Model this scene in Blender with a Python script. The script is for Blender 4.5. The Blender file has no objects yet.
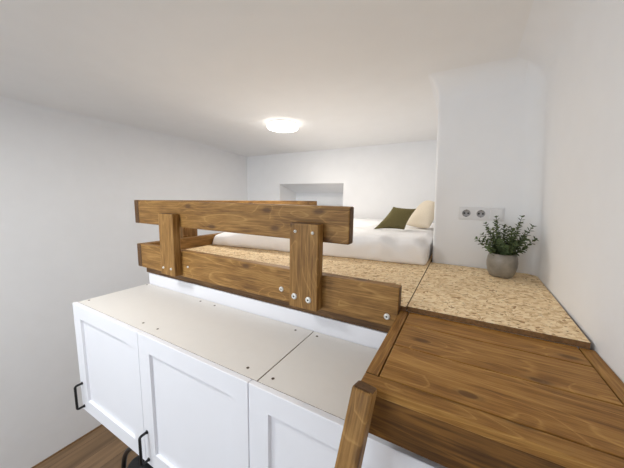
import bpy, bmesh, math, random
from mathutils import Vector, Matrix, noise
random.seed(7)
S = bpy.context.scene
C = S.collection
PI = math.pi
ZF = -2.266            # floor, measured from the camera's height; the whole place is lifted by -ZF at the end

# ------------------------------------------------------------------ materials
def lin(c):
    return tuple(((x/255)/12.92 if x/255 <= .04045 else ((x/255+.055)/1.055)**2.4) for x in c) + (1,)
def newmat(name):
    m = bpy.data.materials.new(name); m.use_nodes = True
    nt = m.node_tree
    return m, nt, nt.nodes['Principled BSDF']
def nd(nt, t, **kw):
    n = nt.nodes.new(t)
    for k, v in kw.items():
        if k in n.inputs: n.inputs[k].default_value = v
        else: setattr(n, k, v)
    return n
def ramp(nt, stops):
    r = nt.nodes.new('ShaderNodeValToRGB')
    e = r.color_ramp.elements
    while len(e) < len(stops): e.new(.5)
    for i, (p, c) in enumerate(stops):
        e[i].position = p; e[i].color = c if len(c) == 4 else (*c, 1)
    return r
def mixc(nt, fac, a, b, blend='MIX'):
    n = nt.nodes.new('ShaderNodeMix'); n.data_type = 'RGBA'; n.blend_type = blend
    L = nt.links
    for sock, v in ((0, fac), (6, a), (7, b)):
        if hasattr(v, 'is_output'): L.new(v, n.inputs[sock])
        else: n.inputs[sock].default_value = v
    return n.outputs[2]
def plain(name, col, rough=.5, bump=0, scale=60, metal=0, var=0, spec=.5):
    m, nt, b = newmat(name)
    b.inputs['Roughness'].default_value = rough; b.inputs['Metallic'].default_value = metal
    b.inputs['Specular IOR Level'].default_value = spec
    co = nd(nt, 'ShaderNodeTexCoord')
    n = nd(nt, 'ShaderNodeTexNoise', Scale=scale, Detail=4.0)
    nt.links.new(co.outputs['Object'], n.inputs['Vector'])
    c = lin(col)
    lo = tuple(x*(1-var) for x in c[:3]) + (1,)
    hi = tuple(min(1, x*(1+var)) for x in c[:3]) + (1,)
    r = ramp(nt, [(.3, lo), (.7, hi)])
    nt.links.new(n.outputs['Fac'], r.inputs['Fac']); nt.links.new(r.outputs['Color'], b.inputs['Base Color'])
    if bump:
        bp = nd(nt, 'ShaderNodeBump', Strength=bump, Distance=.004)
        nt.links.new(n.outputs['Fac'], bp.inputs['Height']); nt.links.new(bp.outputs['Normal'], b.inputs['Normal'])
    return m
def wood(name, dark, mid, light, rough=.55, spec=.35, knots=True):
    m, nt, b = newmat(name); L = nt.links
    b.inputs['Roughness'].default_value = rough; b.inputs['Specular IOR Level'].default_value = spec
    co = nd(nt, 'ShaderNodeTexCoord'); oi = nd(nt, 'ShaderNodeObjectInfo')
    mul = nd(nt, 'ShaderNodeVectorMath', operation='SCALE'); mul.inputs[0].default_value = (37, 11, 23)
    L.new(oi.outputs['Random'], mul.inputs['Scale'])
    add = nd(nt, 'ShaderNodeVectorMath', operation='ADD')
    L.new(co.outputs['Object'], add.inputs[0]); L.new(mul.outputs[0], add.inputs[1])
    def mapped(sc):
        mp = nd(nt, 'ShaderNodeMapping'); mp.inputs['Scale'].default_value = sc
        L.new(add.outputs[0], mp.inputs['Vector']); return mp.outputs[0]
    warp = nd(nt, 'ShaderNodeTexNoise', Scale=1.0, Detail=2.0); L.new(mapped((5, 12, 12)), warp.inputs['Vector'])
    # growth-ring figure: bands of a slow noise stretched along the board
    big = nd(nt, 'ShaderNodeTexNoise', Scale=1.0, Detail=1.0); L.new(mapped((.8, 7, 7)), big.inputs['Vector'])
    kn = nd(nt, 'ShaderNodeTexVoronoi', Scale=1.0, voronoi_dimensions='2D'); kn.inputs['Randomness'].default_value = .95
    ks = nd(nt, 'ShaderNodeSeparateXYZ'); L.new(add.outputs[0], ks.inputs[0])
    ka = nd(nt, 'ShaderNodeMath', operation='ADD'); L.new(ks.outputs[1], ka.inputs[0]); L.new(ks.outputs[2], ka.inputs[1])
    kx = nd(nt, 'ShaderNodeMath', operation='MULTIPLY'); kx.inputs[1].default_value = 3.6; L.new(ks.outputs[0], kx.inputs[0])
    ky = nd(nt, 'ShaderNodeMath', operation='MULTIPLY'); ky.inputs[1].default_value = 8.0; L.new(ka.outputs[0], ky.inputs[0])
    kv = nd(nt, 'ShaderNodeCombineXYZ'); L.new(kx.outputs[0], kv.inputs[0]); L.new(ky.outputs[0], kv.inputs[1])
    L.new(kv.outputs[0], kn.inputs['Vector'])
    kd = ramp(nt, [(.0, (1, 1, 1)), (.34, (0, 0, 0))]); L.new(kn.outputs['Distance'], kd.inputs['Fac'])
    m1 = nd(nt, 'ShaderNodeMath', operation='MULTIPLY'); m1.inputs[1].default_value = 17.0; L.new(big.outputs['Fac'], m1.inputs[0])
    m1b = nd(nt, 'ShaderNodeMath', operation='MULTIPLY_ADD'); m1b.inputs[1].default_value = 1.6 if knots else 0; L.new(kd.outputs['Color'], m1b.inputs[0]); L.new(m1.outputs[0], m1b.inputs[2])
    fr = nd(nt, 'ShaderNodeMath', operation='FRACT'); L.new(m1b.outputs[0], fr.inputs[0])
    band = ramp(nt, [(0, (.40,)*3), (.5, (.30,)*3), (.78, (.45,)*3), (.88, (1.0,)*3), (.94, (.35,)*3), (1, (.40,)*3)]); L.new(fr.outputs[0], band.inputs['Fac'])
    fine = nd(nt, 'ShaderNodeTexNoise', Scale=1.0, Detail=5.0, Roughness=.7); L.new(mapped((6, 190, 190)), fine.inputs['Vector'])
    patch = nd(nt, 'ShaderNodeTexNoise', Scale=1.0, Detail=3.0, Roughness=.6); L.new(mapped((7, 34, 34)), patch.inputs['Vector'])
    s1 = nd(nt, 'ShaderNodeMath', operation='MULTIPLY'); s1.inputs[1].default_value = .16; L.new(band.outputs['Color'], s1.inputs[0])
    s2 = nd(nt, 'ShaderNodeMath', operation='MULTIPLY_ADD'); s2.inputs[1].default_value = .46; L.new(fine.outputs['Fac'], s2.inputs[0]); L.new(s1.outputs[0], s2.inputs[2])
    s2b = nd(nt, 'ShaderNodeMath', operation='MULTIPLY_ADD'); s2b.inputs[1].default_value = .30; L.new(patch.outputs['Fac'], s2b.inputs[0]); L.new(s2.outputs[0], s2b.inputs[2])
    s3 = nd(nt, 'ShaderNodeMath', operation='MULTIPLY_ADD'); s3.inputs[1].default_value = .16; L.new(warp.outputs['Fac'], s3.inputs[0]); L.new(s2b.outputs[0], s3.inputs[2])
    r = ramp(nt, [(.38, lin(dark)), (.51, lin(mid)), (.66, lin(light))]); L.new(s3.outputs[0], r.inputs['Fac'])
    stk = nd(nt, 'ShaderNodeTexNoise', Scale=1.0, Detail=2.0); L.new(mapped((3.2, 75, 75)), stk.inputs['Vector'])
    sr = ramp(nt, [(.60, (0, 0, 0)), (.66, (.45, .45, .45)), (.70, (.1, .1, .1))]); L.new(stk.outputs['Fac'], sr.inputs['Fac'])
    col = mixc(nt, sr.outputs['Color'], r.outputs['Color'], lin(light))
    if knots:   # small dark knots, on some cells only
        sep = nd(nt, 'ShaderNodeSeparateColor'); L.new(kn.outputs['Color'], sep.inputs[0])
        gt = nd(nt, 'ShaderNodeMath', operation='GREATER_THAN'); gt.inputs[1].default_value = .58; L.new(sep.outputs[0], gt.inputs[0])
        kc = ramp(nt, [(.05, (1, 1, 1)), (.10, (.25, .25, .25)), (.13, (0, 0, 0))]); L.new(kn.outputs['Distance'], kc.inputs['Fac'])
        kf = nd(nt, 'ShaderNodeMath', operation='MULTIPLY'); L.new(kc.outputs['Color'], kf.inputs[0]); L.new(gt.outputs[0], kf.inputs[1])
        kf2 = nd(nt, 'ShaderNodeMath', operation='MULTIPLY'); kf2.inputs[1].default_value = .7; L.new(kf.outputs[0], kf2.inputs[0])
        col = mixc(nt, kf2.outputs[0], col, lin((70, 42, 18)))
    # each board takes the stain a little differently
    hv = nd(nt, 'ShaderNodeHueSaturation'); vr = nd(nt, 'ShaderNodeMapRange'); vr.inputs['To Min'].default_value = .93; vr.inputs['To Max'].default_value = 1.07
    L.new(oi.outputs['Random'], vr.inputs['Value']); L.new(vr.outputs[0], hv.inputs['Value']); L.new(col, hv.inputs['Color'])
    L.new(hv.outputs[0], b.inputs['Base Color'])
    bp = nd(nt, 'ShaderNodeBump', Strength=.25, Distance=.002)
    L.new(s3.outputs[0], bp.inputs['Height']); L.new(bp.outputs['Normal'], b.inputs['Normal'])
    return m

WALL = plain('white_plaster', (234, 234, 235), .85, .08, 9, var=.01, spec=.2)
CEIL = plain('ceiling_plaster', (233, 232, 231), .9, .06, 7, var=.01, spec=.2)
PAINT = plain('white_lacquer', (235, 235, 240), .42, 0, 5, var=.004)
BOARD = plain('white_melamine', (232, 228, 222), .5, .03, 30, var=.008)
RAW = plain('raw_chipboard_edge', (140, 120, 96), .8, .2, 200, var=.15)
BLACK = plain('black_metal', (14, 14, 15), .4)
FABRICK = plain('black_fabric', (20, 20, 21), .9, .3, 300)
STEEL = plain('zinc_screw', (220, 218, 212), .35, metal=.35)
HOLE = plain('screw_recess', (62, 56, 50), .6)
DARKSCREW = plain('bronze_screw', (120, 104, 88), .5, metal=.2)
PLAST = plain('white_plastic', (222, 221, 221), .35)
SOCK = plain('socket_plastic', (158, 157, 158), .5)
PINM = plain('socket_pin', (52, 50, 48), .5)
SHEET = plain('white_cotton', (244, 243, 243), .9, .12, 220, var=.01, spec=.2)
OLIVE = plain('olive_linen', (114, 105, 70), .95, .5, 260, var=.16, spec=.15)
BEIGE = plain('beige_linen', (232, 220, 200), .95, .5, 260, var=.07, spec=.15)
SOIL = plain('dark_soil', (45, 36, 26), 1, .8, 120, var=.3)
STEM = plain('green_stem', (70, 78, 48), .7)
LEAF = plain('green_leaf', (84, 98, 62), .6, 0, 25, var=.35, spec=.3)
STAIN = wood('stained_pine', (84, 54, 18), (132, 94, 44), (168, 128, 72))
STAINEND = wood('stained_end_grain', (58, 38, 16), (88, 60, 30), (112, 80, 46), knots=False)
DECKW = wood('stained_pine_deck', (96, 60, 18), (143, 99, 43), (178, 134, 70))
FASC = wood('dark_brown_pine', (54, 32, 8), (88, 56, 18), (126, 86, 36), knots=False)  # darker brown than the deck boards, for the fascia and step underframe
BEAM = wood('dark_beam', (58, 38, 18), (96, 66, 34), (126, 92, 52), knots=False)

def pot_mat():
    m, nt, b = newmat('grey_ceramic'); L = nt.links
    co = nd(nt, 'ShaderNodeTexCoord'); n = nd(nt, 'ShaderNodeTexNoise', Scale=22.0, Detail=6.0); L.new(co.outputs['Object'], n.inputs['Vector'])
    r = ramp(nt, [(.3, lin((118, 112, 102))), (.7, lin((150, 143, 132)))]); L.new(n.outputs['Fac'], r.inputs['Fac']); L.new(r.outputs[0], b.inputs['Base Color'])
    b.inputs['Roughness'].default_value = .35
    return m
POT = pot_mat()
def osb_mat():
    m, nt, b = newmat('osb'); L = nt.links
    b.inputs['Roughness'].default_value = .7; b.inputs['Specular IOR Level'].default_value = .25
    co = nd(nt, 'ShaderNodeTexCoord')
    wn = nd(nt, 'ShaderNodeTexNoise', Scale=14.0, Detail=2.0); L.new(co.outputs['Object'], wn.inputs['Vector'])
    wp = nd(nt, 'ShaderNodeVectorMath', operation='MULTIPLY_ADD'); wp.inputs[1].default_value = (.03, .03, 0)
    L.new(wn.outputs['Color'], wp.inputs[0]); L.new(co.outputs['Object'], wp.inputs[2])
    outs = []
    for rz, sc, off in ((.9, (42, 105, 1), 0), (1.57, (44, 115, 1), 3.3), (2.3, (38, 100, 1), 7.1), (2.9, (70, 105, 1), 9.7)):
        rot = nd(nt, 'ShaderNodeMapping'); rot.inputs['Rotation'].default_value = (0, 0, rz); L.new(wp.outputs[0], rot.inputs['Vector'])
        mp = nd(nt, 'ShaderNodeMapping'); mp.inputs['Scale'].default_value = sc; mp.inputs['Location'].default_value = (off, off, 0)
        L.new(rot.outputs[0], mp.inputs['Vector'])
        v = nd(nt, 'ShaderNodeTexVoronoi', Scale=1.0); L.new(mp.outputs[0], v.inputs['Vector'])
        sep = nd(nt, 'ShaderNodeSeparateColor'); L.new(v.outputs['Color'], sep.inputs[0])
        outs.append(sep)
    val = outs[0].outputs[0]
    for i in (1, 2, 3):     # one layer of flakes over another
        gt = nd(nt, 'ShaderNodeMath', operation='GREATER_THAN'); gt.inputs[1].default_value = .55; L.new(outs[i].outputs[1], gt.inputs[0])
        mx = nd(nt, 'ShaderNodeMix'); L.new(gt.outputs[0], mx.inputs[0]); L.new(val, mx.inputs[2]); L.new(outs[i].outputs[0], mx.inputs[3])
        val = mx.outputs[0]
    r = ramp(nt, [(0, lin((168, 128, 84))), (.10, lin((214, 182, 138))), (.5, lin((236, 209, 166))), (1, lin((247, 227, 191)))])
    L.new(val, r.inputs['Fac'])
    sp = nd(nt, 'ShaderNodeTexNoise', Scale=75.0, Detail=2.0); L.new(co.outputs['Object'], sp.inputs['Vector'])
    sr = ramp(nt, [(.65, (0, 0, 0)), (.70, (.8, .8, .8))]); L.new(sp.outputs['Fac'], sr.inputs['Fac'])
    c = mixc(nt, sr.outputs['Color'], r.outputs['Color'], lin((120, 84, 46)))
    L.new(c, b.inputs['Base Color'])
    return m
OSB = osb_mat()
OSBEDGE = plain('osb_sawn_edge', (122, 88, 52), .8, .3, 120, var=.3)
def floor_mat():
    m, nt, b = newmat('laminate_floor'); L = nt.links
    b.inputs['Roughness'].default_value = .5
    co = nd(nt, 'ShaderNodeTexCoord')
    mp = nd(nt, 'ShaderNodeMapping'); mp.inputs['Rotation'].default_value = (0, 0, PI/2); L.new(co.outputs['Object'], mp.inputs['Vector'])
    br = nd(nt, 'ShaderNodeTexBrick', Scale=1.0); br.offset = .4
    for k, v in (('Brick Width', 1.2), ('Row Height', .19), ('Mortar Size', .0015)): br.inputs[k].default_value = v
    br.inputs['Color1'].default_value = lin((126, 100, 72)); br.inputs['Color2'].default_value = lin((144, 116, 86)); br.inputs['Mortar'].default_value = lin((60, 42, 28))
    L.new(mp.outputs[0], br.inputs['Vector'])
    m2 = nd(nt, 'ShaderNodeMapping'); m2.inputs['Scale'].default_value = (22, 1.4, 1); L.new(co.outputs['Object'], m2.inputs['Vector'])
    n = nd(nt, 'ShaderNodeTexNoise', Scale=1.0, Detail=6.0); L.new(m2.outputs[0], n.inputs['Vector'])
    r = ramp(nt, [(.3, (.62, .6, .58)), (.7, (1.15, 1.15, 1.15))]); L.new(n.outputs['Fac'], r.inputs['Fac'])
    L.new(mixc(nt, 1.0, br.outputs['Color'], r.outputs['Color'], 'MULTIPLY'), b.inputs['Base Color'])
    return m
FLOOR = floor_mat()
def glow(name, col, strength):
    m, nt, b = newmat(name)
    b.inputs['Base Color'].default_value = (.9, .9, .9, 1)
    b.inputs['Emission Color'].default_value = col; b.inputs['Emission Strength'].default_value = strength
    return m
LAMP_E = 3.2
DIFF = glow('lamp_diffuser', (1, .95, .87, 1), LAMP_E)

# ------------------------------------------------------------------ helpers
def link(name, bm, mat, parent=None, smooth=False, loc=None, rot=None):
    me = bpy.data.meshes.new(name); bm.normal_update(); bm.to_mesh(me); bm.free()
    for m in (mat if isinstance(mat, (list, tuple)) else [mat]): me.materials.append(m)
    if smooth:
        for p in me.polygons: p.use_smooth = True
    o = bpy.data.objects.new(name, me); C.objects.link(o)
    if loc is not None: o.location = loc
    if rot is not None: o.rotation_euler = rot
    if parent is not None:
        o.parent = parent
        o.matrix_parent_inverse = Matrix.LocRotScale(world_loc(parent), None, None).inverted()
    return o
def world_loc(o):
    return Vector(o.get('_wl', (0, 0, 0)))
def thing(name, label, cat, loc, group=None):
    o = bpy.data.objects.new(name, None); C.objects.link(o); o.location = loc; o.empty_display_size = .1
    o['_wl'] = tuple(loc)
    o['label'] = label; o['category'] = cat
    if group: o['group'] = group
    return o
def tag(o, label, cat, group=None):
    o['label'] = label; o['category'] = cat
    if group: o['group'] = group
    return o
def part(name, bm, mat, parent, smooth=False, loc=(0, 0, 0), rot=(0, 0, 0)):
    """world-placed child: every parent is unrotated, so its offset is a subtraction"""
    o = link(name, bm, mat, None, smooth)
    o.parent = parent
    o.location = Vector(loc) - world_loc(parent); o.rotation_euler = rot
    o['_wl'] = tuple(loc)
    if any(rot): o['_rot'] = 1
    return o
def sub(name, bm, mat, parent, smooth=False, loc=(0, 0, 0), rot=(0, 0, 0)):
    """world-placed sub-part under a part that may be turned"""
    o = link(name, bm, mat, None, smooth)
    M = Matrix.LocRotScale(world_loc(parent), parent.rotation_euler.to_quaternion(), None)
    from mathutils import Euler
    W = Matrix.LocRotScale(Vector(loc), Euler(rot).to_quaternion(), None)
    o.parent = parent
    o.matrix_local = M.inverted() @ W
    return o
def box_bm(x0, x1, y0, y1, z0, z1, bev=0, seg=2):
    bm = bmesh.new()
    bmesh.ops.create_cube(bm, size=1, matrix=Matrix.Translation(((x0+x1)/2, (y0+y1)/2, (z0+z1)/2)) @ Matrix.Diagonal((x1-x0, y1-y0, z1-z0, 1)))
    if bev: bmesh.ops.bevel(bm, geom=bm.edges[:], offset=bev, segments=seg, profile=.5, affect='EDGES')
    return bm
def add_box(bm, *a, bev=0):
    b = box_bm(*a, bev=bev); me = bpy.data.meshes.new('t'); b.to_mesh(me); b.free(); bm.from_mesh(me); bpy.data.meshes.remove(me)
def structure(name, bm, mat, smooth=False):
    o = link(name, bm, mat, None, smooth); o['kind'] = 'structure'; return o
ROT = {'x': (0, 0, 0), 'y': (0, 0, PI/2), 'z': (0, -PI/2, 0)}
def board(name, parent, x0, x1, y0, y1, z0, z1, axis, mat=STAIN, end=STAINEND, bev=.004, maker=part):
    """a plank whose own X runs along its length, so the grain follows it"""
    dx, dy, dz = x1-x0, y1-y0, z1-z0
    l = {'x': (dx, dy, dz), 'y': (dy, dx, dz), 'z': (dz, dy, dx)}[axis]
    bm = box_bm(-l[0]/2, l[0]/2, -l[1]/2, l[1]/2, -l[2]/2, l[2]/2, bev)
    bm.normal_update()
    for f in bm.faces: f.material_index = 1 if abs(f.normal.x) > .9 else 0
    c = ((x0+x1)/2, (y0+y1)/2, (z0+z1)/2)
    if parent is None:
        return link(name, bm, [mat, end], None, loc=c, rot=ROT[axis])
    return maker(name, bm, [mat, end], parent, loc=c, rot=ROT[axis])
def lathe(bm, prof, seg=40, mi=0):
    rings = []
    for r, z in prof:
        rings.append([bm.verts.new((r*math.cos(2*PI*i/seg), r*math.sin(2*PI*i/seg), z)) for i in range(seg)] if r > 1e-6 else [bm.verts.new((0, 0, z))])
    for a, b in zip(rings, rings[1:]):
        for i in range(seg):
            j = (i+1) % seg
            if len(a) == 1 and len(b) == 1: continue
            if len(a) == 1: f = bm.faces.new((a[0], b[j], b[i]))
            elif len(b) == 1: f = bm.faces.new((a[i], a[j], b[0]))
            else: f = bm.faces.new((a[i], a[j], b[j], b[i]))
            f.material_index = mi
    return bm
def tube(bm, pts, r, seg=10, cap=True, closed=False):
    pts = [Vector(p) for p in pts]; n = len(pts); rings = []
    up = None
    for i, p in enumerate(pts):
        if closed: t = pts[(i+1) % n]-pts[i-1]
        else: t = pts[min(i+1, n-1)]-pts[max(i-1, 0)]
        t.normalize()
        if up is None: up = t.orthogonal().normalized()
        up = (up - t*up.dot(t)).normalized(); sd = t.cross(up)
        rr = r[i] if isinstance(r, (list, tuple)) else r
        rings.append([bm.verts.new(p+(up*math.cos(2*PI*k/seg)+sd*math.sin(2*PI*k/seg))*rr) for k in range(seg)])
    for i in range(n if closed else n-1):
        a, b = rings[i], rings[(i+1) % n]
        for k in range(seg): bm.faces.new((a[k], a[(k+1) % seg], b[(k+1) % seg], b[k]))
    if cap and not closed:
        bm.faces.new(rings[0][::-1]); bm.faces.new(rings[-1])
    return bm
def prism(bm, loop, vec):
    """extrude a closed polygon of 3-D points by vec"""
    a = [bm.verts.new(p) for p in loop]; b = [bm.verts.new(Vector(p)+Vector(vec)) for p in loop]
    n = len(a)
    bm.faces.new(a[::-1]); bm.faces.new(b)
    for i in range(n): bm.faces.new((a[i], a[(i+1) % n], b[(i+1) % n], b[i]))
    bmesh.ops.recalc_face_normals(bm, faces=bm.faces[:])
    return bm

# ------------------------------------------------------------------ the room
XL, YB, YF_, ZC = -2.955, 3.22, -3.3, .6785
structure('floor', box_bm(XL-.3, .9, YF_-.3, 4.2, ZF-.1, ZF), FLOOR)
# left wall with a soft cove into the ceiling
bm = bmesh.new()
r = .05
prof = [(XL, ZF-.05)] + [(XL+r-r*math.cos(a), ZC-r+r*math.sin(a)) for a in [PI/2*i/8 for i in range(9)]] + [(XL+r, ZC+.2), (XL-.2, ZC+.2), (XL-.2, ZF-.05)]
prism(bm, [(x, YF_, z) for x, z in prof], (0, YB-YF_+.3, 0)); structure('wall_left', bm, WALL)
# ceiling, sagging a little towards the back wall
bm = bmesh.new()
ys = [YF_-.2] + [1.6 + .2*i for i in range(11)]
def cz(y): t = max(0, min(1, (y-2.1)/1.12)); return ZC-.052*t*t*(3-2*t)
lo = [(bm.verts.new((XL-.1, y, cz(y))), bm.verts.new((.7, y, cz(y)+ (.03*max(0,min(1,(y-2.1)/1.12)))))) for y in ys]
hi = [(bm.verts.new((XL-.1, y, ZC+.25)), bm.verts.new((.7, y, ZC+.25))) for y in ys]
for i in range(len(ys)-1):
    bm.faces.new((lo[i][0], lo[i+1][0], lo[i+1][1], lo[i][1])); bm.faces.new((hi[i][0], hi[i][1], hi[i+1][1], hi[i+1][0]))
    for s in (0, 1): bm.faces.new((lo[i][s], hi[i][s], hi[i+1][s], lo[i+1][s]))
for i in (0, -1): bm.faces.new((lo[i][0], lo[i][1], hi[i][1], hi[i][0]))
bmesh.ops.recalc_face_normals(bm, faces=bm.faces[:])
structure('ceiling', bm, CEIL)
# back wall with its splayed niche
bm = bmesh.new()
nx0, nx1, nz0, nz1 = -2.338, -1.338, -.12, .207
ix0, ix1, iz0, iz1, iy = -2.338, -1.42, -.08, .089, 3.667
X = [XL-.2, nx0, nx1, .9]; Z = [ZF-.05, nz0, nz1, ZC+.2]
V = {(i, j): bm.verts.new((X[i], YB, Z[j])) for i in range(4) for j in range(4)}
for i in range(3):
    for j in range(3):
        if (i, j) != (1, 1): bm.faces.new((V[i, j], V[i+1, j], V[i+1, j+1], V[i, j+1]))
I = [bm.verts.new(p) for p in ((ix0, iy, iz0), (ix1, iy, iz0), (ix1, iy, iz1), (ix0, iy, iz1))]
O = [V[1, 1], V[2, 1], V[2, 2], V[1, 2]]
for k in range(4): bm.faces.new((O[k], O[(k+1) % 4], I[(k+1) % 4], I[k]))
bm.faces.new(I)
add_box(bm, XL-.2, .9, 3.72, 3.9, ZF-.05, ZC+.2)
bm.normal_update()
structure('wall_back', bm, WALL)
# right wall: old, slightly out of true, with a soft inner corner towards the block
bm = bmesh.new()
path = [(-3.5, .33), (-1.0, .338), (.5, .343), (.95, .344), (1.35, .356), (1.62, .364)]
rc = .07; cx, cy = .369-rc, 1.757-rc
path = [(x, y) for y, x in path] + [(cx+rc*math.cos(a), cy+rc*math.sin(a)) for a in [PI/2*i/10 for i in range(11)]] + [(cx-.01, 1.80), (.75, 1.80), (.75, -3.5)]
def lean(z): return -.071*(z+.37)            # the wall leans inwards by 75 mm between the deck and the ceiling
n = len(path); rings = [[bm.verts.new((x, y, ZF-.05)) for x, y in path], [bm.verts.new((x, y, -.40)) for x, y in path], [bm.verts.new((x+lean(.2), y, .2)) for x, y in path]]
rv = .12
for a in [PI/2*i/8 for i in range(9)]:
    z = ZC-rv+rv*math.sin(a); off = rv-rv*math.cos(a)
    ring = []
    for k, (x, y) in enumerate(path):
        if k < 6: dx, dy = -off, 0
        elif k < n-3:
            t = PI/2*(k-6)/10; dx, dy = -off*math.cos(t), -off*math.sin(t)
        else: dx = dy = 0
        ring.append(bm.verts.new((x+lean(z)+dx, y+dy, z)))
    rings.append(ring)
rings.append([bm.verts.new((v.co.x, v.co.y, ZC+.1)) for v in rings[-1]])
for a, b in zip(rings, rings[1:]):
    for i in range(n):
        j = (i+1) % n; bm.faces.new((a[i], a[j], b[j], b[i]))
bm.faces.new(rings[0][::-1]); bm.faces.new(rings[-1])
bmesh.ops.recalc_face_normals(bm, faces=bm.faces[:])
o = structure('wall_right', bm, WALL, True)
# the block beside the bed nook: rounded outer corner, coved into the ceiling
bm = bmesh.new()
def block_ring(z):
    t = (z+.37)/1.05
    x0 = -.131-.036*t if z > -.37 else -.131
    r = .018
    return [(.6, 3.4, z), (x0, 3.4, z)] + [(x0+r-r*math.cos(a), 1.757+r-r*math.sin(a), z) for a in [PI/2*i/6 for i in range(7)]] + [(.6, 1.757, z)]
zs = [ZF-.05, -.39, -.1, .2, .5]
rings = [[bm.verts.new(p) for p in block_ring(z)] for z in zs]
rcv = .11
for a in [PI/2*i/8 for i in range(9)]:
    z = ZC-rcv+rcv*math.sin(a); off = rcv-rcv*math.cos(a)
    ring = block_ring(z)
    rings.append([bm.verts.new((p[0]-(off*.45 if 0 < k < len(ring)-1 else 0), p[1]-(off if p[1] < 2 else 0), z)) for k, p in enumerate(ring)])
rings.append([bm.verts.new((v.co.x, v.co.y, ZC+.1)) for v in rings[-1]])
for a, b in zip(rings, rings[1:]):
    for i in range(len(a)):
        j = (i+1) % len(a); bm.faces.new((a[i], a[j], b[j], b[i]))
bm.faces.new(rings[0][::-1]); bm.faces.new(rings[-1])
bmesh.ops.recalc_face_normals(bm, faces=bm.faces[:])
o = structure('wall_block', bm, WALL, True)
for o_ in ('wall_block', 'wall_right'):
    ob = bpy.data.objects[o_]
    md = ob.modifiers.new('split', 'EDGE_SPLIT'); md.split_angle = math.radians(35)
# wall behind the camera with the window the daylight comes through
bm = bmesh.new()
wx0, wx1, wz0, wz1 = -2.85, -1.0, -1.5, .45
for b in ((XL-.2, wx0, ZF-.05, ZC+.2), (wx1, .8, ZF-.05, ZC+.2), (wx0, wx1, ZF-.05, wz0), (wx0, wx1, wz1, ZC+.2)):
    add_box(bm, b[0], b[1], YF_-.2, YF_, b[2], b[3])
structure('wall_front', bm, WALL)
w = structure('window_1', (lambda b: (add_box(b, wx0, wx0+.05, YF_-.12, YF_-.06, wz0, wz1), add_box(b, wx1-.05, wx1, YF_-.12, YF_-.06, wz0, wz1), add_box(b, wx0, wx1, YF_-.12, YF_-.06, wz0, wz0+.05), add_box(b, wx0, wx1, YF_-.12, YF_-.06, wz1-.05, wz1), b)[-1])(bmesh.new()), PLAST)
structure('baseboard_left', box_bm(XL, XL+.012, YF_, YB, ZF, ZF+.012, .004), wood('floor_trim', (96, 70, 44), (128, 96, 62), (150, 116, 80), knots=False))
# partition under the loft: its top shows as the white riser behind the cabinets
bm = box_bm(-1.717, .345, .953, 1.08, ZF, -.4885); add_box(bm, -1.68, .345, 1.002, 1.08, -.4885, -.3885)
structure('wall_partition', bm, PAINT)
structure('wall_closet', box_bm(-1.68, -1.60, 1.08, YB, ZF, -.3885), PAINT)

# ------------------------------------------------------------------ loft frame and OSB
tag(board('loft_beam', None, -1.75, .342, .9565, 1.0, -.488, -.4368, 'x', BEAM, BEAM, .003), 'dark brown timber beam under the guard rail, above the white riser', 'beam')
def slab(name, loop, z0, z1, mat):
    bm = bmesh.new(); prism(bm, [(x, y, z0) for x, y in loop], (0, 0, z1-z0)); bm.normal_update()
    for f in bm.faces: f.material_index = 0 if abs(f.normal.z) > .5 else 1
    return link(name, bm, [mat, OSBEDGE])
tag(slab('osb_panel', [(-1.69, .9495), (-.1425, .9495), (-.1385, 3.2), (-1.69, 3.2)], -.388, -.37, OSB), 'large OSB board of the sleeping platform, running under the white mattress', 'OSB board', 'OSB boards of the loft floor')
tag(slab('osb_panel', [(-.1395, .957), (.332, .957), (.366, 1.752), (-.1365, 1.752)], -.388, -.3705, OSB), 'smaller OSB board carrying the potted plant beside the right wall', 'OSB board', 'OSB boards of the loft floor')

# ------------------------------------------------------------------ guard rail (L-shaped, front and left side)
RT, RB, LT, LB = -.0254, -.1644, -.293, -.4355
g = thing('guard_rail', 'brown stained wooden guard rail along the front and left of the loft bed', 'guard rail', (-1.0, .93, LB))
def screw(parent, x, y, z, r=.011, face='-y'):
    bm = bmesh.new()
    lathe(bm, [(0, .0045), (r*.30, .0045)], 14, 1); lathe(bm, [(r*.30, .0045), (r*.36, .0055), (r*.82, .0045), (r, .0015), (r, -.003)], 20, 0)
    return sub('screw', bm, [STEEL, HOLE], parent, True, (x, y, z), (PI/2, 0, 0) if face == '-y' else (0, 0, 0))
board('rail', g, -1.697, -.347, .904, .949, RB, RT, 'x', bev=.006)
lower = board('rail', g, -1.697, -.1605, .904, .949, LB, LT, 'x')
board('rail', g, -1.742, -1.6975, .904, 3.19, RB, RT, 'y')
board('rail', g, -1.742, -1.6975, .904, 3.19, LB, LT, 'y')
pl = board('post', g, -1.431, -1.307, .859, .9035, -.428, -.091, 'z', bev=.006)
pr = board('post', g, -.577, -.449, .859, .9035, -.428, -.092, 'z', bev=.006)
board('post', g, -1.787, -1.7425, 1.225, 1.348, -.428, -.091, 'z', bev=.006)
for x, z in ((-.645, -.384), (-.197, -.401)): screw(lower, x, .904, z)
screw(lower, -1.258, .904, -.374, .006)
for x, z in ((-.551, -.383), (-.487, -.386)): screw(pr, x, .859, z, .0125)
for x, z in ((-.549, -.124), (-.473, -.125)): screw(pr, x, .859, z, .006)
for x, z in ((-1.403, -.387), (-1.336, -.387)): screw(pl, x, .859, z, .0065)

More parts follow.
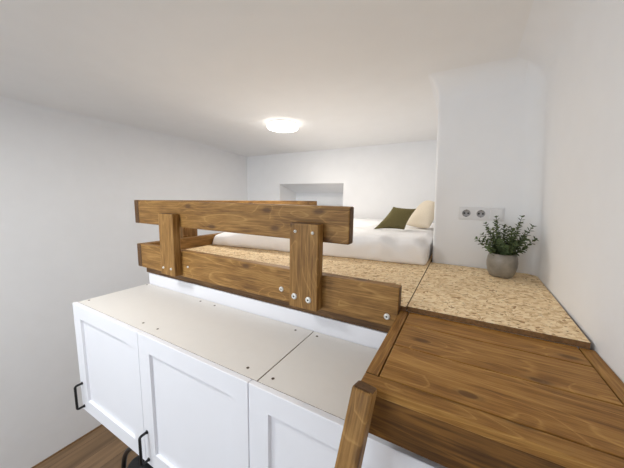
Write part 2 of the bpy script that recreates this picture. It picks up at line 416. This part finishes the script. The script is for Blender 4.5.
# ------------------------------------------------------------------ step deck
st = thing('step_platform', 'brown stained plank step in front of the OSB boards, by the right wall', 'step', (.09, .74, -.5575))
DZ = -.388
for y0, y1 in ((.5580, .7068), (.7104, .8500), (.8532, .9555)):
    board('plank', st, -.1308, .3065, y0, y1, DZ-.022, DZ, 'x', DECKW, bev=.002)
board('trim_board', st, -.162, -.1335, .5563, .9555, DZ-.022, DZ, 'y', DECKW, bev=.002)
board('trim_board', st, .3095, .3415, .5563, .9555, DZ-.022, DZ, 'y', DECKW, bev=.002)
board('trim_board', st, -.162, .3415, .5165, .5547, DZ-.022, DZ, 'x', DECKW, bev=.003)
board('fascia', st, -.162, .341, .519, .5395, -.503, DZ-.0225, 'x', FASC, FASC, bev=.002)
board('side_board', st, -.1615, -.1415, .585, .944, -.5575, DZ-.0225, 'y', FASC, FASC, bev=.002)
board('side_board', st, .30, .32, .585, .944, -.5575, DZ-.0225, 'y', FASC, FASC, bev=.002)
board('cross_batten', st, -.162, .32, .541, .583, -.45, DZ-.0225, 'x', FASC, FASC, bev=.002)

# ------------------------------------------------------------------ ladder
ld = thing('ladder', 'brown wooden ladder leaning on the front of the plank step', 'ladder', (-.1, .0, ZF))
def stile(top_l, width, depth, d, length):
    """a leaning board: top front-left corner, direction d; bottom cut level with the floor"""
    d = Vector(d).normalized(); rx = Vector((1, 0, 0)); nrm = d.cross(rx).normalized()   # towards the viewer
    if nrm.y > 0: nrm = -nrm
    rx = nrm.cross(d).normalized(); rx = rx if rx.x > 0 else -rx
    P = Vector(top_l)+rx*width/2-nrm*depth/2
    bm = box_bm(-length/2, length/2, -width/2, width/2, -depth/2, depth/2, .006)
    bm.normal_update()
    for f in bm.faces: f.material_index = 1 if abs(f.normal.x) > .9 else 0
    M = Matrix((d, rx, d.cross(rx))).transposed()
    o = part('stile', bm, [STAIN, STAINEND], ld, loc=P+d*length/2)
    o.rotation_euler = M.to_euler()
    return o
DD = (-.013, -.042, -.139)
L_ = (.362-ZF-.73)
k = Vector(DD).normalized()
def foot_len(z): return (ZF+.012-z)/k.z
stile((-.1615, .464, -.362), .043, .045, DD, foot_len(-.366))
stile((.262, .432, -.472), .043, .045, DD, foot_len(-.472))
for i in range(5):
    z = -.78-.29*i
    s = (z+.366)/k.z; y = .472+k.y*s; x = -.163+k.x*s
    board('rung', ld, x+.044, x+.424, y-.06, y+.05, z-.03, z, 'x', bev=.004)

# ------------------------------------------------------------------ cabinets
YD0, YD1, ZT, ZB = .561, .580, -.556, -1.160
def door(parent, x0, x1, label=None):
    bm = bmesh.new()
    S_, R_, dp = .075, .072, .011
    def q(a, b, c, d): bm.faces.new([bm.verts.new(p) for p in (a, b, c, d)])
    z0, z1 = ZB, ZT; f = YD0; p = YD0+dp; e = .003
    ox = [(x0, z0), (x1, z0), (x1, z1), (x0, z1)]
    ob = [bm.verts.new((x, YD1, z)) for x, z in ox]
    om = [bm.verts.new((x, f+.0015, z)) for x, z in ox]
    of = [bm.verts.new((x+(.0015 if x == x0 else -.0015), f, z+(.0015 if z == z0 else -.0015))) for x, z in ox]
    inn = [(x0+S_, z0+R_), (x1-S_, z0+R_), (x1-S_, z1-R_), (x0+S_, z1-R_)]
    i1 = [bm.verts.new((x, f, z)) for x, z in inn]
    cx, cz_ = (x0+x1)/2, (z0+z1)/2
    i2 = [bm.verts.new((x+e*(1 if x < cx else -1), p, z+e*(1 if z < cz_ else -1))) for x, z in inn]
    for a, b in ((ob, om), (om, of), (of, i1), (i1, i2)):
        for k in range(4): bm.faces.new((a[k], a[(k+1) % 4], b[(k+1) % 4], b[k]))
    bm.faces.new(i2); bm.faces.new(ob[::-1])
    bmesh.ops.recalc_face_normals(bm, faces=bm.faces[:])
    d = part('door', bm, PAINT, parent)
    hx = x0+.024; za, zb = -1.000, -1.133; yo = .529
    pts = [(hx, YD0+.001, za)]
    pts += [(hx, yo+.009-.009*math.sin(a), za-.009+.009*math.cos(a)) for a in [PI/2*i/5 for i in range(6)]]
    pts += [(hx, yo+.009-.009*math.cos(a), zb+.009-.009*math.sin(a)) for a in [PI/2*i/5 for i in range(6)]]
    pts += [(hx, YD0+.001, zb)]
    hb = tube(bmesh.new(), pts, .0058, 10)
    for zz in (za, zb):
        tube(hb, [(hx, YD0+.0005, zz), (hx, YD0-.004, zz)], .0078, 12)
    sub('handle', hb, BLACK, d, True)
    return d
def cabinet(label, x0, x1, doors, tops, scr):
    t = thing('wall_cabinet', label, 'cabinet', ((x0+x1)/2, .76, ZB), 'white kitchen wall cabinets')
    bm = bmesh.new()
    add_box(bm, x0, x0+.018, .585, .944, ZB, ZT-.021); add_box(bm, x1-.018, x1, .585, .944, ZB, ZT-.021)
    add_box(bm, x0+.018, x1-.018, .585, .944, ZB, ZB+.018); add_box(bm, x0+.018, x1-.018, .93, .944, ZB+.018, ZT-.021)
    if len(doors) > 1:
        m = doors[0][1]; add_box(bm, m-.017, m+.019, .60, .93, ZB+.018, ZT-.021)
    part('carcass', bm, PAINT, t)
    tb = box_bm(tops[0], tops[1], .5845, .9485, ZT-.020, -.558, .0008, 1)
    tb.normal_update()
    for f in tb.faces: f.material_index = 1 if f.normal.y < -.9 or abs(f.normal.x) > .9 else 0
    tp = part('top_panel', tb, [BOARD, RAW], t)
    for x, y in scr:
        b = lathe(bmesh.new(), [(0, .0006), (.0032, .0006)], 12, 1); lathe(b, [(.0032, .0006), (.0050, .0012), (.0054, -.002)], 16, 0)
        sub('screw', b, [DARKSCREW, HOLE], tp, True, (x, y, -.558))
    for a, b in doors: door(t, a, b)
    return t
cabinet('white double-door wall cabinet at the left end, seen from above', -1.722, -.510, [(-1.724, -1.1255), (-1.1228, -.5255)], (-1.722, -.5090),
        [(-1.699, .623), (-1.191, .623), (-1.084, .623), (-1.19, .921), (-1.08, .92), (-1.703, .928), (-.576, .618), (-.579, .915)])
cabinet('white single-door wall cabinet, partly under the brown plank step', -.5065, .085, [(-.5222, .076)], (-.5058, .085),
        [(-.472, .617), (-.476, .917)])

# ------------------------------------------------------------------ bed things
def rounded(bm_, half, r_top, r_low):
    for v in bm_.verts:
        p = v.co; r = r_low+(r_top-r_low)*max(0, min(1, (p.z+half[2])/(2*half[2])))
        q = Vector([max(-h+r, min(h-r, c)) for c, h in zip(p, half)])
        d = p-q
        if d.length > 1e-9: v.co = q+d.normalized()*min(r, max(abs(d.x), abs(d.y), abs(d.z)))
def soft_box(half, r, step=.03, low=None):
    bm = bmesh.new()
    n = [max(2, int(round(2*h/step))) for h in half]
    idx = {}
    def vert(i, j, k):
        key = (i, j, k)
        if key not in idx: idx[key] = bm.verts.new((-half[0]+2*half[0]*i/n[0], -half[1]+2*half[1]*j/n[1], -half[2]+2*half[2]*k/n[2]))
        return idx[key]
    for k in (0, n[2]):
        for i in range(n[0]):
            for j in range(n[1]): bm.faces.new((vert(i, j, k), vert(i+1, j, k), vert(i+1, j+1, k), vert(i, j+1, k)))
    for j in (0, n[1]):
        for i in range(n[0]):
            for k in range(n[2]): bm.faces.new((vert(i, j, k), vert(i+1, j, k), vert(i+1, j, k+1), vert(i, j, k+1)))
    for i in (0, n[0]):
        for j in range(n[1]):
            for k in range(n[2]): bm.faces.new((vert(i, j, k), vert(i, j+1, k), vert(i, j+1, k+1), vert(i, j, k+1)))
    rounded(bm, half, r, r if low is None else low)
    bmesh.ops.recalc_face_normals(bm, faces=bm.faces[:])
    return bm
MX0, MX1, MZ0, MZ1, MY1 = -1.686, -.152, -.369, -.222, 3.17
hx, hz = (MX1-MX0)/2, (MZ1-MZ0)/2
hy = (MY1-1.56)/2
bm = soft_box((hx, hy, hz), .068, .015, .014)
mc = Vector(((MX0+MX1)/2, (1.56+MY1)/2, (MZ0+MZ1)/2))
for v in bm.verts:
    p = v.co.copy(); w = p+mc
    front = max(0, min(1, (-p.y+hy)/.01)) if False else (hy-p.y)/(2*hy)
    w.y += front*(-.14+.195*(p.x+hx)/(2*hx))                    # it lies slightly askew
    upz = (p.z+hz)/(2*hz)
    a = noise.noise(Vector((w.x*5, w.y*5, w.z*9)))*.012+noise.noise(Vector((w.x*11+3, w.y*8, w.z*13)))*.011
    w += v.co.normalized()*0 + Vector((0, -a*1.2*front, a*upz))
    lump = math.exp(-((p.x+hx-.05)/.25)**2)*upz*front
    w.z -= .05*lump
    v.co = w-mc
mat_o = link('mattress', bm, SHEET, None, True, loc=mc)
tag(mat_o, 'white mattress lying on the OSB platform in the nook', 'mattress')
def cushion(name, B0, B1, T0, thick, mat, label, power=2.2, pinch=.10, rnd=0, T1=None):
    """a filled square cover spanned by its lower edge B0-B1 and its upper left corner T0"""
    B0, B1, T0 = Vector(B0), Vector(B1), Vector(T0)
    u = B1-B0; v = T0-B0; nrm = u.cross(v).normalized()
    N = 26; bm = bmesh.new(); g = {}
    cen = B0+u/2+v/2
    ex = Vector(T1)-(B1+v) if T1 else Vector()
    for s in (1, -1):
        for i in range(N+1):
            for j in range(N+1):
                a, b = i/N*2-1, j/N*2-1
                edge = i in (0, N) or j in (0, N)
                if edge and s == -1: g[s, i, j] = g[1, i, j]; continue
                h = thick/2*((1-abs(a)**power)*(1-abs(b)**power))**.5
                aa = a*(1-pinch*(1-b*b)*abs(a)**2); bb = b*(1-pinch*(1-a*a)*abs(b)**2)
                aa, bb = aa*(1-rnd*b*b), bb*(1-rnd*a*a)
                p = u/2*aa+v/2*bb+nrm*s*h+ex*((a+1)/2*(b+1)/2)
                nn = noise.noise((cen+p)*9)*.006*(1-max(abs(a), abs(b))**4)
                g[s, i, j] = bm.verts.new(p+nrm*s*nn)
    for s in (1, -1):
        for i in range(N):
            for j in range(N):
                f = (g[s, i, j], g[s, i+1, j], g[s, i+1, j+1], g[s, i, j+1])
                bm.faces.new(f if s == 1 else f[::-1])
    bmesh.ops.recalc_face_normals(bm, faces=bm.faces[:])
    o = link(name, bm, mat, None, True, loc=cen)
    return tag(o, label, 'cushion', 'cushions on the bed')
cushion('cushion', (-.562, 1.96, -.217), (-.362, 2.083, -.217), (-.455, 2.10, -.048), .10, OLIVE, 'olive green cushion leaning on the mattress, left of the beige one', T1=(-.302, 2.19, -.060))
cushion('cushion', (-.410, 2.36, -.207), (-.205, 2.215, -.207), (-.270, 2.47, .002), .12, BEIGE, 'pale beige cushion leaning against the side of the nook, behind the green one', 2.4, .0, .05, (-.165, 2.37, -.01))

# ------------------------------------------------------------------ ceiling lamp
LC = (-1.49, 2.10, ZC)
lz = cz(LC[1])
t = thing('ceiling_lamp', 'round white ceiling lamp, switched on above the bed', 'lamp', (LC[0], LC[1], lz))
part('base', lathe(bmesh.new(), [(0, -.001), (.133, -.001), (.135, -.003), (.135, -.010), (.133, -.012), (0, -.012)], 48), PLAST, t, True, (LC[0], LC[1], lz))
part('diffuser', lathe(bmesh.new(), [(.130, -.0125), (.139, -.016), (.142, -.024), (.142, -.038), (.135, -.047), (.10, -.052), (0, -.053)], 48), DIFF, t, True, (LC[0], LC[1], lz))

# ------------------------------------------------------------------ power outlets on the block
x0, x1, z0, z1, yw = -.0112, .2035, -.1015, -.0285, 1.7568
mw = .0668; zc = (z0+z1)/2
t = thing('power_outlet', 'white triple wall plate with two sockets and a blank cover above the plant', 'power outlet', ((x0+x1)/2, yw, zc))
bm = bmesh.new(); add_box(bm, x0, x1, yw-.005, yw+.002, z0, z1, bev=.002)
part('frame', bm, PLAST, t)
mods = [x0+.004+mw/2+i*(x1-x0-.008-mw)/2 for i in range(3)]
for xm in mods[:2]:
    m_ = .0275
    bm = bmesh.new()
    # a square plate with a round well cut into it
    seg = 32; yo = yw-.0105
    def sq(a):
        c, s = math.cos(a), math.sin(a); k = m_/max(abs(c), abs(s)); return (xm+c*k, zc+s*k)
    A = [2*PI*i/seg+PI/seg*0 for i in range(seg)]
    rb = [bm.verts.new((*[sq(a)[0]], yw-.0048, sq(a)[1])) for a in A]
    ro = [bm.verts.new((sq(a)[0], yo, sq(a)[1])) for a in A]
    r1 = [bm.verts.new((xm+.0205*math.cos(a), yo, zc+.0205*math.sin(a))) for a in A]
    for P, Q in ((rb, ro), (ro, r1)):
        for i in range(seg): bm.faces.new((P[i], P[(i+1) % seg], Q[(i+1) % seg], Q[i]))
    bmesh.ops.recalc_face_normals(bm, faces=bm.faces[:])
    s = part('socket', bm, PLAST, t)
    bm = lathe(bmesh.new(), [(.0205, .0023), (.0195, -.0028), (0, -.0028)], 32, 0)
    sub('socket_well', bm, SOCK, s, True, (xm, yw-.0082, zc), (PI/2, 0, 0))
    for dx in (-.0095, .0095):
        sub('pin_hole', lathe(bmesh.new(), [(0, .0006), (.0050, .0006), (.0050, 0)], 14), PINM, s, False, (xm+dx, yw-.0055, zc), (PI/2, 0, 0))
    for dz in (-.0185, .0185):
        sub('earth_clip', box_bm(xm-.003, xm+.003, yw-.0098, yw-.0078, zc+dz-.0018, zc+dz+.0018), PINM, s)
part('blank_cover', box_bm(mods[2]-.0275, mods[2]+.0275, yw-.0125, yw-.0048, zc-.0275, zc+.0275, .0015), PLAST, t)

# ------------------------------------------------------------------ potted plant
PC = Vector((.199, 1.615, -.370))
t = thing('potted_plant', 'small leafy green plant in a grey pot near the wall corner', 'potted plant', tuple(PC))
part('pot', lathe(bmesh.new(), [(r_*1.04, z_*1.07) for r_, z_ in [(0, .0005), (.040, .0005), (.047, .004), (.056, .022), (.0625, .050), (.0635, .070), (.0605, .093), (.0555, .106), (.0545, .110), (.0515, .110), (.052, .100), (.052, .095), (0, .095)]], 48), POT, t, True, PC)
part('soil', lathe(bmesh.new(), [(.0532, .1025), (.035, .106), (0, .109)], 30), SOIL, t, True, PC)
def sprig(tip, bulge, pairs, leaf):
    tip = Vector(tip); base = Vector((tip.x*.16+random.uniform(-.01, .01), tip.y*.16+random.uniform(-.01, .01), .105))
    c = base+(tip-base)*.45+Vector((tip.x*.10, tip.y*.10, -bulge if bulge < 0 else bulge*.3))
    P = lambda s: base*(1-s)**2+c*2*s*(1-s)+tip*s*s
    bm = tube(bmesh.new(), [P(i/9) for i in range(10)], [.0018-.0009*i/9 for i in range(10)], 6)
    ph = random.random()*PI
    def leaf_at(p, tdir, ang, size):
        side = tdir.orthogonal().normalized(); bi = tdir.cross(side)
        out = side*math.cos(ang)+bi*math.sin(ang)
        d = (out*.85+tdir*random.uniform(.45, .75)).normalized(); wv = d.cross(tdir).normalized(); up = wv.cross(d)
        w = size*.27
        pts = [p, p+d*size*.3+wv*w+up*.0012, p+d*size*.68+wv*w*.9+up*.001, p+d*size-up*.0015, p+d*size*.68-wv*w*.9+up*.001, p+d*size*.3-wv*w+up*.0012]
        m0, m1 = bm.verts.new(p+d*size*.3-up*.001), bm.verts.new(p+d*size*.68-up*.0012)
        v = [bm.verts.new(q) for q in pts]
        for f in ((v[0], v[1], m0), (v[1], v[2], m1, m0), (v[2], v[3], m1), (v[3], v[4], m1), (v[4], v[5], m0, m1), (v[5], v[0], m0)):
            bm.faces.new(f).material_index = 1
    for i in range(pairs):
        s = .14+.84*i/(pairs-1); p = P(s); td = (P(min(1, s+.03))-P(s-.03)).normalized()
        sz = leaf*(1.05-.35*s)*random.uniform(.85, 1.15)
        for q in (0, PI): leaf_at(p, td, ph+(i % 2)*PI/2+q+random.uniform(-.25, .25), sz)
    td = (P(1)-P(.94)).normalized()
    for q in (0, 2.1, 4.2): leaf_at(P(.985), td, q+ph, leaf*.6)
    part('sprig', bm, [STEM, LEAF], t, False, PC)
tips = [(.055, -.03, .305), (-.045, -.01, .297), (-.085, .0, .262), (-.118, -.04, .185), (.098, -.03, .262), (.108, -.055, .205), (-.055, -.05, .235), (.02, -.07, .24),
        (.06, .03, .27), (-.04, .05, .27), (.0, .07, .25), (.07, -.075, .20), (-.09, -.05, .18), (.03, -.10, .18), (-.03, -.095, .19), (.01, -.02, .25), (-.05, .02, .21), (.05, .0, .22), (.08, .05, .20), (-.09, .05, .20),
        (.02, -.05, .20), (-.02, -.06, .18), (.055, -.045, .18), (-.06, -.02, .18), (.0, .0, .23), (-.03, -.03, .22), (.03, .02, .24), (-.07, .03, .23), (.08, .0, .23), (.0, -.09, .16), (-.07, -.07, .15), (.075, -.06, .16)]
for i, tp in enumerate(tips): sprig(tp, random.uniform(.0, .05), 13 if tp[2] > .24 else 10, .026)

# ------------------------------------------------------------------ office chair under the cabinets
CX, CY = -1.22, .34
ch = thing('office_chair', 'black office chair standing on the floor below the left cabinet', 'chair', (CX, CY, ZF))
def ell(cx, cz_, hw, hh, n=48): return [(cx+hw*math.copysign(abs(math.cos(a))**.9, math.cos(a)), cz_+hh*math.copysign(abs(math.sin(a))**.9, math.sin(a))) for a in [2*PI*i/n for i in range(n)]]
zb = -1.50
part('back_frame', tube(bmesh.new(), [(x, .625+.05*((z-zb)/.27)**2*0, z) for x, z in ell(CX, zb, .262, .262)], .012, 10, closed=True), BLACK, ch, True)
bm = bmesh.new()
N = 10; ringsA = []
for s in range(N+1):
    a = PI*s/N; sc = .93+.07*math.sin(a); yy = .625-.028*math.cos(a)
    ringsA.append([bm.verts.new((CX+(x-CX)*sc, yy, zb+(z-zb)*sc)) for x, z in ell(CX, zb, .20, .225)])
for a, b in zip(ringsA, ringsA[1:]):
    for i in range(48): bm.faces.new((a[i], a[(i+1) % 48], b[(i+1) % 48], b[i]))
bm.faces.new(ringsA[0][::-1]); bm.faces.new(ringsA[-1]); bmesh.ops.recalc_face_normals(bm, faces=bm.faces[:])
part('backrest', bm, FABRICK, ch, True)
part('back_support', tube(bmesh.new(), [(CX, .67, -1.5), (CX, .70, -1.75), (CX, .60, -1.84), (CX, .40, -1.85)], .02, 10), BLACK, ch, True)
part('back_bracket', box_bm(CX-.255, CX+.255, .645, .66, -1.53, -1.48, .005), BLACK, ch)
sb = soft_box((.24, .24, .045), .04, .03)
part('seat', sb, FABRICK, ch, True, (CX, CY, -1.79))
part('gas_column', lathe(bmesh.new(), [(0, ZF+.10), (.028, ZF+.10), (.028, ZF+.25), (.016, ZF+.25), (.016, -1.835), (0, -1.835)], 20), BLACK, ch, True, (CX, CY, 0))
for i in range(5):
    a = 2*PI*i/5+.3; ex, ey = CX+.29*math.cos(a), CY+.29*math.sin(a)
    lg = part('base_leg', tube(bmesh.new(), [(CX, CY, ZF+.13), (ex, ey, ZF+.075)], [.026, .017], 10), BLACK, ch, True)
    wheel = lathe(bmesh.new(), [(0, -.02), (.022, -.02), (.026, -.014), (.026, .014), (.022, .02), (0, .02)], 20)
    sub('caster', wheel, BLACK, lg, True, (ex, ey, ZF+.027), (PI/2, 0, a))
    sub('caster_stem', tube(bmesh.new(), [(ex, ey, ZF+.08), (ex, ey, ZF+.05)], .008, 8), BLACK, lg, True)

# ------------------------------------------------------------------ light: daylight through the window behind the camera, the lamp above the bed, an added fill overhead
def area(name, loc, rot, sx, sy, power, col):
    l = bpy.data.lights.new(name, 'AREA'); l.shape = 'RECTANGLE'; l.size = sx; l.size_y = sy; l.energy = power; l.color = col
    o = bpy.data.objects.new(name, l); C.objects.link(o); o.location = loc; o.rotation_euler = rot; return o
area('daylight', ((wx0+wx1)/2, YF_-.15, (wz0+wz1)/2), (PI/2, 0, 0), wx1-wx0, wz1-wz0, 48, (.83, .93, 1.0))
l = bpy.data.lights.new('bed_lamp', 'AREA'); l.shape = 'DISK'; l.size = .2; l.energy = 11; l.color = (1, .955, .875)
o = bpy.data.objects.new('bed_lamp', l); C.objects.link(o); o.location = (LC[0], LC[1], lz-.056)
l = bpy.data.lights.new('overhead_fill', 'AREA'); l.shape = 'DISK'; l.size = .4; l.energy = 16; l.color = (.98, 1, 1)  # added light without a fixture, out of view; brightens cabinet tops, deck and OSB
o = bpy.data.objects.new('overhead_fill', l); C.objects.link(o); o.location = (-1.5, -.1, ZC-.06)
W = bpy.data.worlds.new('sky'); S.world = W; W.use_nodes = True
W.node_tree.nodes['Background'].inputs[0].default_value = (.75, .85, 1, 1); W.node_tree.nodes['Background'].inputs[1].default_value = .8

# ------------------------------------------------------------------ camera
F = Vector((-0.4804051, 0.8673543, -0.13002871)); R = Vector((0.87352051, 0.48646709, 0.01765468)); U = Vector((-0.07856755, 0.10510134, 0.99135304))
cam = bpy.data.cameras.new('camera'); co = bpy.data.objects.new('camera', cam); C.objects.link(co)
M = Matrix((R, U, -F)).transposed().to_4x4(); co.matrix_world = M
cam.sensor_width = 36; cam.lens = 267.56092*36/624; cam.clip_start = .02
S.camera = co

# lift the place so that the floor is at zero
for o in C.objects:
    if o.parent is None: o.location.z -= ZF
    for kk in ('_wl', '_rot'):
        if kk in o: del o[kk]
S.view_settings.view_transform = 'Standard'; S.view_settings.look = 'None'; S.view_settings.gamma = 1; S.view_settings.use_curve_mapping = False
S.view_settings.exposure = 0.28
S.cycles.max_bounces = 12; S.cycles.diffuse_bounces = 8
S.cycles.use_denoising = True
